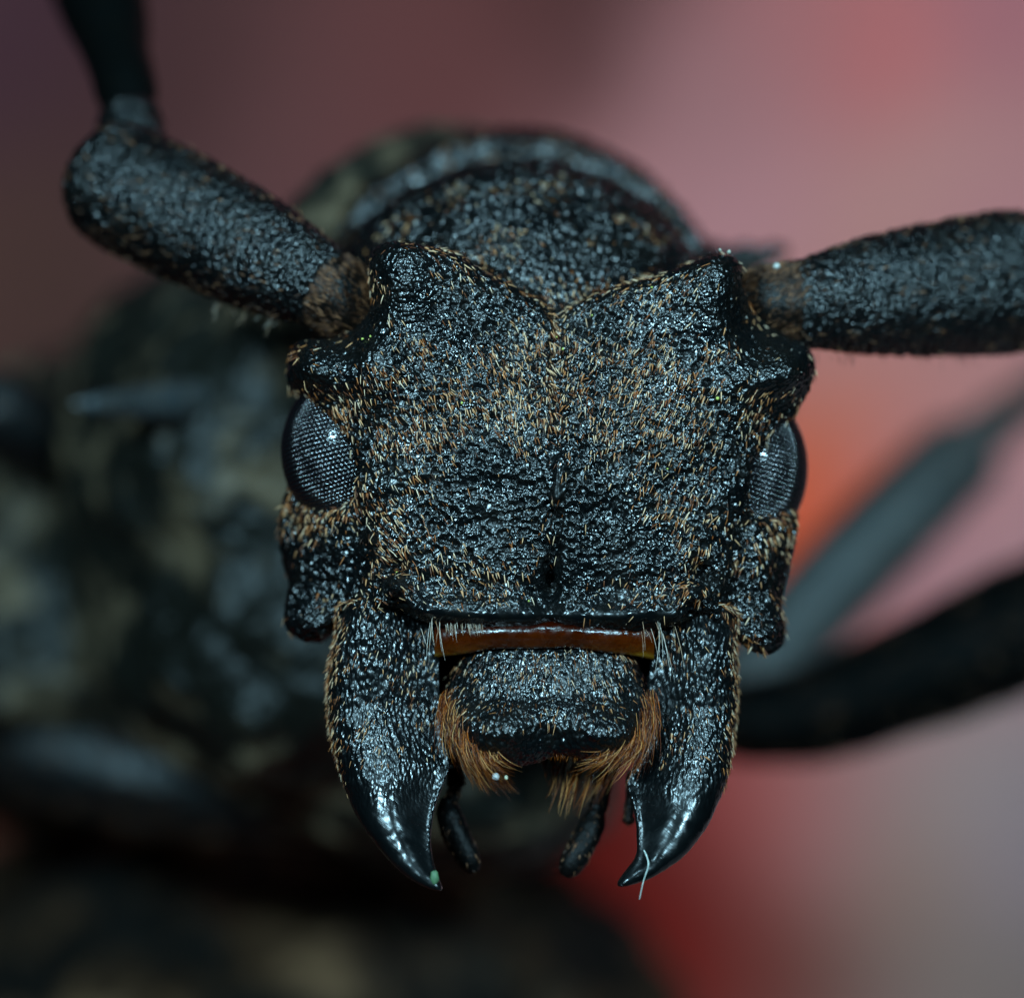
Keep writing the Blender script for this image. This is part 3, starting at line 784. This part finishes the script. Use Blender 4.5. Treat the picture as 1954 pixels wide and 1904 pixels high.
# ---- mouthparts below the labrum: tufts and palps
mouth = empty('mouthparts', (0, 0, 0), beetle)
V, F = implicit(lambda X, Y, Z: smax(smax(np.abs(X-PX(1042))-1.95, np.abs(Z-PZ(1290))-1.15, 0.3), np.abs(Y-2.2)-0.55, 0.3), (PX(1042)-2.2, 1.3, PZ(1290)-1.4), (PX(1042)+2.2, 3.1, PZ(1290)+1.4), 0.08)
link('mouth_floor', mesh_from('mouth_floor', V, F), M_palp, mouth)
fringe('tuft', [(880,1440,1.0),(940,1460,1.1)], [(915,1520,0.9),(985,1525,1.0)], 170, (-5,5,0), 0.012, M_fringe, mouth, 10, .2)
fringe('tuft', [(1040,1440,1.2),(1110,1450,1.2),(1190,1455,1.3)], [(1040,1490,1.0),(1075,1560,1.0),(1140,1545,1.2)], 230, (0,4,0), 0.013, M_fringe, mouth, 10, .2)
def palp(segs):
    p = empty('palp', (0, 0, 0), beetle)
    for path, rad in segs:
        tube_part('palp_segment', [px(*q) for q in path], rad, p, M_palp, 28, 36, .012, .03, 10, 70, M_brown, (0.1, -0.2, -1.0), (0.05, 0.12))
    return p
palp([([(868,1440,1.5),(868,1475,1.5),(872,1500,1.4),(876,1508,1.4)], [.12,.13,.13,.05]), ([(852,1520,1.5),(856,1550,1.5),(872,1595,1.45),(895,1640,1.4),(905,1664,1.4)], [.10,.2,.21,.19,.09]), ([(870,1500,1.45),(862,1520,1.5),(856,1540,1.5)], [.1,.12,.1])])
palp([([(1160,1460,1.6),(1150,1510,1.6),(1140,1545,1.5),(1136,1552,1.5)], [.12,.14,.14,.05]), ([(1138,1545,1.5),(1132,1570,1.5),(1112,1610,1.4),(1090,1650,1.35),(1078,1669,1.35)], [.12,.2,.21,.19,.09])])
palp([([(1210,1470,1.7),(1206,1520,1.7),(1201,1548,1.6),(1200,1566,1.6),(1199,1574,1.6)], [.1,.1,.07,.1,.03])])

# ---- antennae
def flag(path, t, r): return [path[0]+(path[1]-path[0])*q for q in t], r
an1 = empty('antenna', (0, 0, 0), beetle, label='antenna bent upwards at its first joint')
# hairy ball joint in the socket
tube_part('joint_bulb', [px(722,618,2.1), px(708,608,2.05), px(676,586,1.95), px(645,566,1.9), px(610,546,1.95), px(590,534,2.0)], [.05,.46,.57,.59,.56,.2], an1, M_bulb, 48, 60, .01, .04, 12, 2200, M_brown, (-0.75, -0.2, 0.65), (0.08, 0.2))
a = px(634,556,1.72); b_ = px(165,322,4.4)
t = [0,.008,.035,.12,.3,.5,.7,.85,.94,.985,1.0]
tube_part('scape', [a+(b_-a)*q for q in t], [.05,.42,.62,.74,.90,.98,1.02,1.0,.86,.48,.05], an1, M_scape, 110, 260, .06, .06, 10, 700, M_brown, (-0.85, 0.3, 0.3))
tube_part('pedicel', [px(262,315,4.5), px(255,290,4.7), px(252,255,5.0), px(250,225,5.2), px(249,212,5.3)], [.3,.55,.58,.52,.2], an1, M_scape, 48, 50, .04, .04, 7)
tube_part('flagellum_segment', [px(250,235,5.3), px(243,180,5.9), px(222,100,7.0), px(195,0,8.4), px(165,-120,10), px(150,-180,10.8), px(149,-186,10.9)], [.36,.50,.56,.76,.9,.7,.1], an1, M_leg2, 48, 90, .03, .04, 7)
an2 = empty('antenna', (0, 0, 0), beetle, label='antenna stretched out level from its socket')
tube_part('joint_bulb', [px(1400,592,2.3), px(1415,590,2.25), px(1450,584,2.2), px(1485,579,2.15), px(1525,574,2.2), px(1545,572,2.3)], [.05,.46,.58,.60,.58,.2], an2, M_bulb, 48, 60, .01, .04, 12, 2000, M_brown, (0.75, -0.2, 0.55), (0.08, 0.2))
a = px(1492,584,2.0); b_ = px(2010,528,4.3)
tube_part('scape', [a+(b_-a)*q for q in t], [.05,.42,.62,.72,.90,1.02,1.1,1.12,.95,.5,.05], an2, M_scape, 110, 260, .06, .06, 10, 700, M_brown, (0.9, 0.2, 0.2))
tube_part('flagellum_segment', [px(2000,530,4.5), px(2060,520,5), px(2200,480,6), px(2400,430,7)], [.4,.5,.5,.6], an2, M_leg, 40, 60, .03, .04, 7)
# loose hairs under the scapes
fringe('setae', [(390,555,3.0),(520,600,2.3)], [(380,590,3.0),(505,632,2.3)], 24, (0,0,0), 0.013, M_pale, an1, 10, .3)
fringe('setae', [(1560,665,2.3),(1900,665,3.6)], [(1565,695,2.3),(1910,692,3.6)], 26, (0,0,0), 0.013, M_brown, an2, 10, .3)
print('antennae', time.time()-T0)

# ---- thorax behind the head
def ell(X, Y, Z, c, R, s=1.0):
    return (np.sqrt(((X-c[0])/R[0])**2+((Y-c[1])/R[1])**2+((Z-c[2])/R[2])**2)-1)*min(R)*s
def rimmed(X, Y, Z):
    c = px(985,650,9.0); q = (D+9)/D*K
    e = ell(X, Y, Z, c, (402*q, 4.6, 402*q))
    e = smax(e, 6.3-Y, 0.25)
    c2 = px(985,645,7.2); q2 = (D+7.2)/D*K
    rr = np.sqrt(((X-c2[0])/(382*q2))**2+((Z-c2[2])/(366*q2))**2)
    tor = np.sqrt(((rr-1)*3.0)**2+((Y-6.7)*0.8)**2)-0.16
    e = smin(e, tor, 0.15)
    s1 = px(1380,510,9.0); s2 = px(1485,482,9.5)                    # side spine showing beyond the tubercle
    tt = np.clip(((X-s1[0])*(s2[0]-s1[0])+(Z-s1[2])*(s2[2]-s1[2]))/((s2[0]-s1[0])**2+(s2[2]-s1[2])**2), 0, 1)
    cs = np.sqrt((X-s1[0]-(s2[0]-s1[0])*tt)**2+(Y-9.2)**2+(Z-s1[2]-(s2[2]-s1[2])*tt)**2) - (0.42-0.24*tt)
    e = smin(e, cs, 0.3)
    return e
V, F = implicit(rimmed, (-3.6, 5.6, -2.5), (5.4, 14, 6.4), 0.08, sub=1)
N = normals(V, F); V = V + N*((0.5-np.clip(worley(V, 4.5, 5)/0.7, 0, 1))*0.10 + (fbm(V, 1.6, 6)-0.5)*0.16)[:, None]; N = normals(V, F)
prothorax = link('prothorax', mesh_from('prothorax', V, F), M_thorax, beetle)
P, n = scatter(V, F, N, 1500, lambda P, n: np.clip(sstep(6.85, 6.65, P[:, 1])*sstep(6.25, 6.4, P[:, 1])*sstep(-1, 1, P[:, 2])*sstep(4.2, 1, P[:, 0]), 0, 1))
strands('setae', lay(P, n, np.tile(np.array([0, -1.0, 0.2]), (len(P), 1)), rng.uniform(.15, .3, len(P)), rng.uniform(.2, .6, len(P))), rng.uniform(.02, .03, len(P)), M_brown, prothorax)
def body_fn(X, Y, Z):
    def E(x, y, d, rx, rz, ry): 
        q = K*(D+d)/D; return ell(X, Y, Z, px(x, y, d), (rx*q, ry, rz*q))
    e = E(870, 612, 12.0, 392, 376, 5.0)                              # wing-cover shoulders behind the thorax
    e = smin(e, E(520, 900, 15.0, 400, 405, 6.0), 0.8)
    e = smin(e, E(430, 800, 17.0, 300, 325, 5.0), 1.0)
    e = smin(e, E(140, 1010, 22.0, 330, 330, 6.5), 1.0)
    e = smin(e, E(620, 1250, 14.0, 420, 300, 5.5), 0.8)
    e = smin(e, E(900, 1480, 15.0, 300, 190, 5.0), 0.8)
    e = smin(e, E(120, 1260, 21.0, 360, 300, 6.5), 1.0)
    return e
V, F = implicit(body_fn, (-11.5, 6.6, -8.5), (4.5, 31, 7.4), 0.16, sub=1)
N = normals(V, F); V = V + N*((fbm(V, 0.7, 6)-0.5)*0.9 + (0.5-np.clip(worley(V, 2.2, 5)/0.7, 0, 1))*0.08)[:, None]
link('body', mesh_from('body', V, F), M_body, beetle)
print('body', time.time()-T0)

V, F = loft([px(420,772,10.4), px(330,770,9.4), px(250,770,8.8), px(190,771,8.4), px(138,772,8.2)], [.42,.36,.26,.17,.06], 32, 60)
link('thorax_spine', mesh_from('thorax_spine', V, F), chitin('spine_cuticle', base=(0.045, 0.055, 0.06), gran=6, gran_h=0.03, fine=20, fine_h=0.001, rough=0.4, spec=0.6), beetle)
# ---- legs
def leg(parts, label=None, mat=None):
    l = empty('leg', (0, 0, 0), beetle)
    if label: l['label'] = label
    for nm, path, rad in parts:
        tube_part(nm, [px(*q) for q in path], rad, l, mat or M_leg, 48, 90, .03, .08, 4, 500, M_brown, np.array(px(*path[-1]))-np.array(px(*path[0])), (0.15, 0.4))
leg([('femur', [(1330,1380,19),(1430,1290,20),(1530,1180,20.5),(1660,1040,21),(1780,920,21.5),(1850,855,22),(1876,830,22.1)], [.6,.8,.86,.88,.86,.72,.1]),
     ('tibia', [(1840,865,22),(1880,825,22.3),(1960,765,24),(2150,640,27)], [.4,.46,.40,.4])], 'leg rising to a bent knee')
leg([('femur', [(1330,1360,14),(1420,1375,14.3),(1560,1358,14.6),(1750,1285,15),(1954,1195,15.6),(2150,1110,16),(2250,1070,16.3)], [.5,.72,.88,1.04,1.18,1.05,.5]),
     ('tibia', [(2230,1080,16.3),(2300,1250,16),(2360,1700,16),(2370,2300,17)], [.45,.5,.45,.4])], 'thick dark front leg', M_leg2)
leg([('femur', [(700,1570,15),(600,1535,15),(480,1505,15),(300,1480,15.5),(100,1430,16),(-100,1360,17),(-200,1320,17)], [.4,.72,.9,1.0,1.05,.9,.3]),
     ('tibia', [(-180,1330,17),(-260,1500,17),(-300,1900,18),(-310,2300,18)], [.45,.5,.45,.4])], None, M_leg3)
leg([('femur', [(320,1000,20),(200,930,17),(90,850,15),(20,800,14),(-40,765,13.7),(-70,750,13.6)], [.6,.7,.78,.74,.6,.1])], None, M_leg3)

# ------------------------------------------------------------------ stand-in lump for the dark area below the animal
def lower_lump():
    def fn(X, Y, Z):
        q = K*(D+20)/D
        e = ell(X, Y, Z, px(480, 2060, 27.0), (860*q, 11.0, 560*q))
        return e
    V, F = implicit(fn, (-16, 11, -22), (6, 38, 0), 0.3, sub=1)
    N = normals(V, F)
    V = V + N*((fbm(V*np.array([1, 1, .6]), 0.45, 8, 4)-0.5)*3.4 + (fbm(V, 1.6, 18)-0.5)*0.6)[:, None]
    m, nt, b = new_mat('dark_lump')
    tc = nd(nt, 'ShaderNodeTexCoord'); n1 = nd(nt, 'ShaderNodeTexNoise'); setin(n1, Scale=0.38, Detail=5.0, Roughness=0.6); nt.links.new(tc.outputs['Object'], n1.inputs['Vector'])
    nt.links.new(ramp(nt, n1.outputs['Fac'], [(0.46, (0.004, 0.003, 0.002)), (0.58, (0.05, 0.024, 0.011)), (0.68, (0.17, 0.09, 0.045))]), b.inputs['Base Color'])
    b.inputs['Roughness'].default_value = 0.85; b.inputs['Specular IOR Level'].default_value = 0.2
    link('stand_in_lump', mesh_from('stand_in_lump', V, F), m, label='dark brown stand-in lump, out of focus beneath the beetle', category='bark')
lower_lump()

# ------------------------------------------------------------------ bits of debris
def grain(x, y, d, r, col, label, group=None, name='dust_grain'):
    n = 14; th = np.linspace(0, np.pi, 9); ph = np.linspace(0, 2*np.pi, n, endpoint=False)
    G = np.stack([np.sin(th)[:, None]*np.cos(ph)[None], np.sin(th)[:, None]*np.sin(ph)[None], np.cos(th)[:, None]*np.ones(n)[None]], -1).reshape(-1, 3)
    s = rng.uniform(0.7, 1.25, 3)
    G = G*s*(0.75+0.5*vnoise(G+rng.uniform(0, 50, 3), 2.2))[:, None]*r
    i = np.arange(8)[:, None]*n; j = np.arange(n)[None]; j2 = (j+1) % n
    F = np.stack([(i+j).ravel(), (i+n+j).ravel(), (i+n+j2).ravel(), (i+j2).ravel()], 1)
    o = link(name, mesh_from(name, G, F), plain('dust', col), label=label, category='speck')
    o.location = px(x, y, d)
    if group: o['group'] = group
    return o
P, n = scatter(HV, HF, HN, 260, lambda P, n: np.where(P[:, 1] < 3.0, sstep(0.2, -0.3, n[:, 1]), 0.0))
wd = rng.uniform(0.006, 0.018, len(P)); dv = rng.normal(size=(len(P), 3))
P = P + n*0.006
strands('dust_flecks', np.stack([P + dv*0.006*t_ for t_ in (-1, 0, 1)], 1), wd, M_pale, head, tip=0.5, label='fine pale dust flecks over the head')
DG = 'pale dust grains on the tubercle top'
for x_, y_, d_, r_, w_ in [(1374,477,0.75,.028,'smaller'),(1391,481,0.8,.042,'larger')]:
    grain(x_, y_, d_, r_, (0.35,0.35,0.28), w_ + ' of two pale dust grains on the head tubercle beside the level antenna', DG)
grain(1482,508,1.85,.04,(0.6,0.6,0.55),'whitish dust grain on the joint of the level antenna')
grain(946,1481,-0.08,.055,(0.5,0.5,0.5),'grey dust grain caught in the amber lip fringe, the larger of two')
grain(966,1483,-0.06,.032,(0.6,0.58,0.4),'small yellowish dust grain caught in the amber lip fringe')
PL = ['yellow-green pollen grain at the top of the groove down the middle of the face', 'yellow-green pollen grain in the face groove, just below the topmost one', 'yellow-green pollen grain on the face between the groove and the narrower eye',
      'yellow-green pollen grain in the pit above the mandible holding a green scrap', 'yellow-green pollen grain at the inner rim of the narrower eye', 'yellow-green pollen grain on the notch slope below the level antenna side', 'yellow-green pollen grain just beside the notch between the tubercles',
      'yellow-green pollen grain in the socket of the bent antenna, nearer the wider eye', 'yellow-green pollen grain in the socket of the bent antenna, nearer the tubercle', 'yellow-green pollen grain on the face between the groove and the wider eye', 'yellow-green pollen grain below the knob over the narrower eye', 'yellow-green pollen grain just above the glossy rim over the amber strip']
for k_, (x_, y_) in enumerate([(1062,640),(1075,665),(1275,895),(757,1092),(1460,830),(1245,545),(1130,600),(690,645),(705,640),(880,770),(1370,760),(1010,1145)]):
    i_ = np.argmin((PXs := (HV[:, 0]-PX(x_))**2 + (HV[:, 2]-PZ(y_))**2 + np.where(HV[:, 1] > 2.5, 99, 0)))
    q_ = HV[i_]
    o_ = grain(x_, y_, 0, rng.uniform(.014, .024), (0.45,0.5,0.10), PL[k_], 'pollen grains on the head', 'pollen_grain')
    o_.location = q_ - 0.012*np.array([0, 1, 0])
def lint():
    P = spline(np.array([px(1229,1622,-0.22), px(1235,1636,-0.36), px(1237,1652,-0.42), px(1228,1680,-0.43), px(1220,1716,-0.45)]), 8, False)
    V, F = loft(P, np.interp(np.linspace(0, 1, len(P)), [0, .5, 1], [.011, .009, .003]), 10)
    link('lint_fibre', mesh_from('lint_fibre', V, F), plain('pale_fibre', (0.6, 0.68, 0.62)), label='thin pale plant fibre dangling from the tip of a mandible', category='fibre')
lint()
def flake():
    g = grain(829, 1674, -0.38, .085, (0.06, 0.14, 0.06), 'green plant scrap stuck on the tip of a mandible', None, 'plant_scrap')
    g.scale = (0.8, 0.5, 1.0)
flake()
print('done', time.time()-T0)
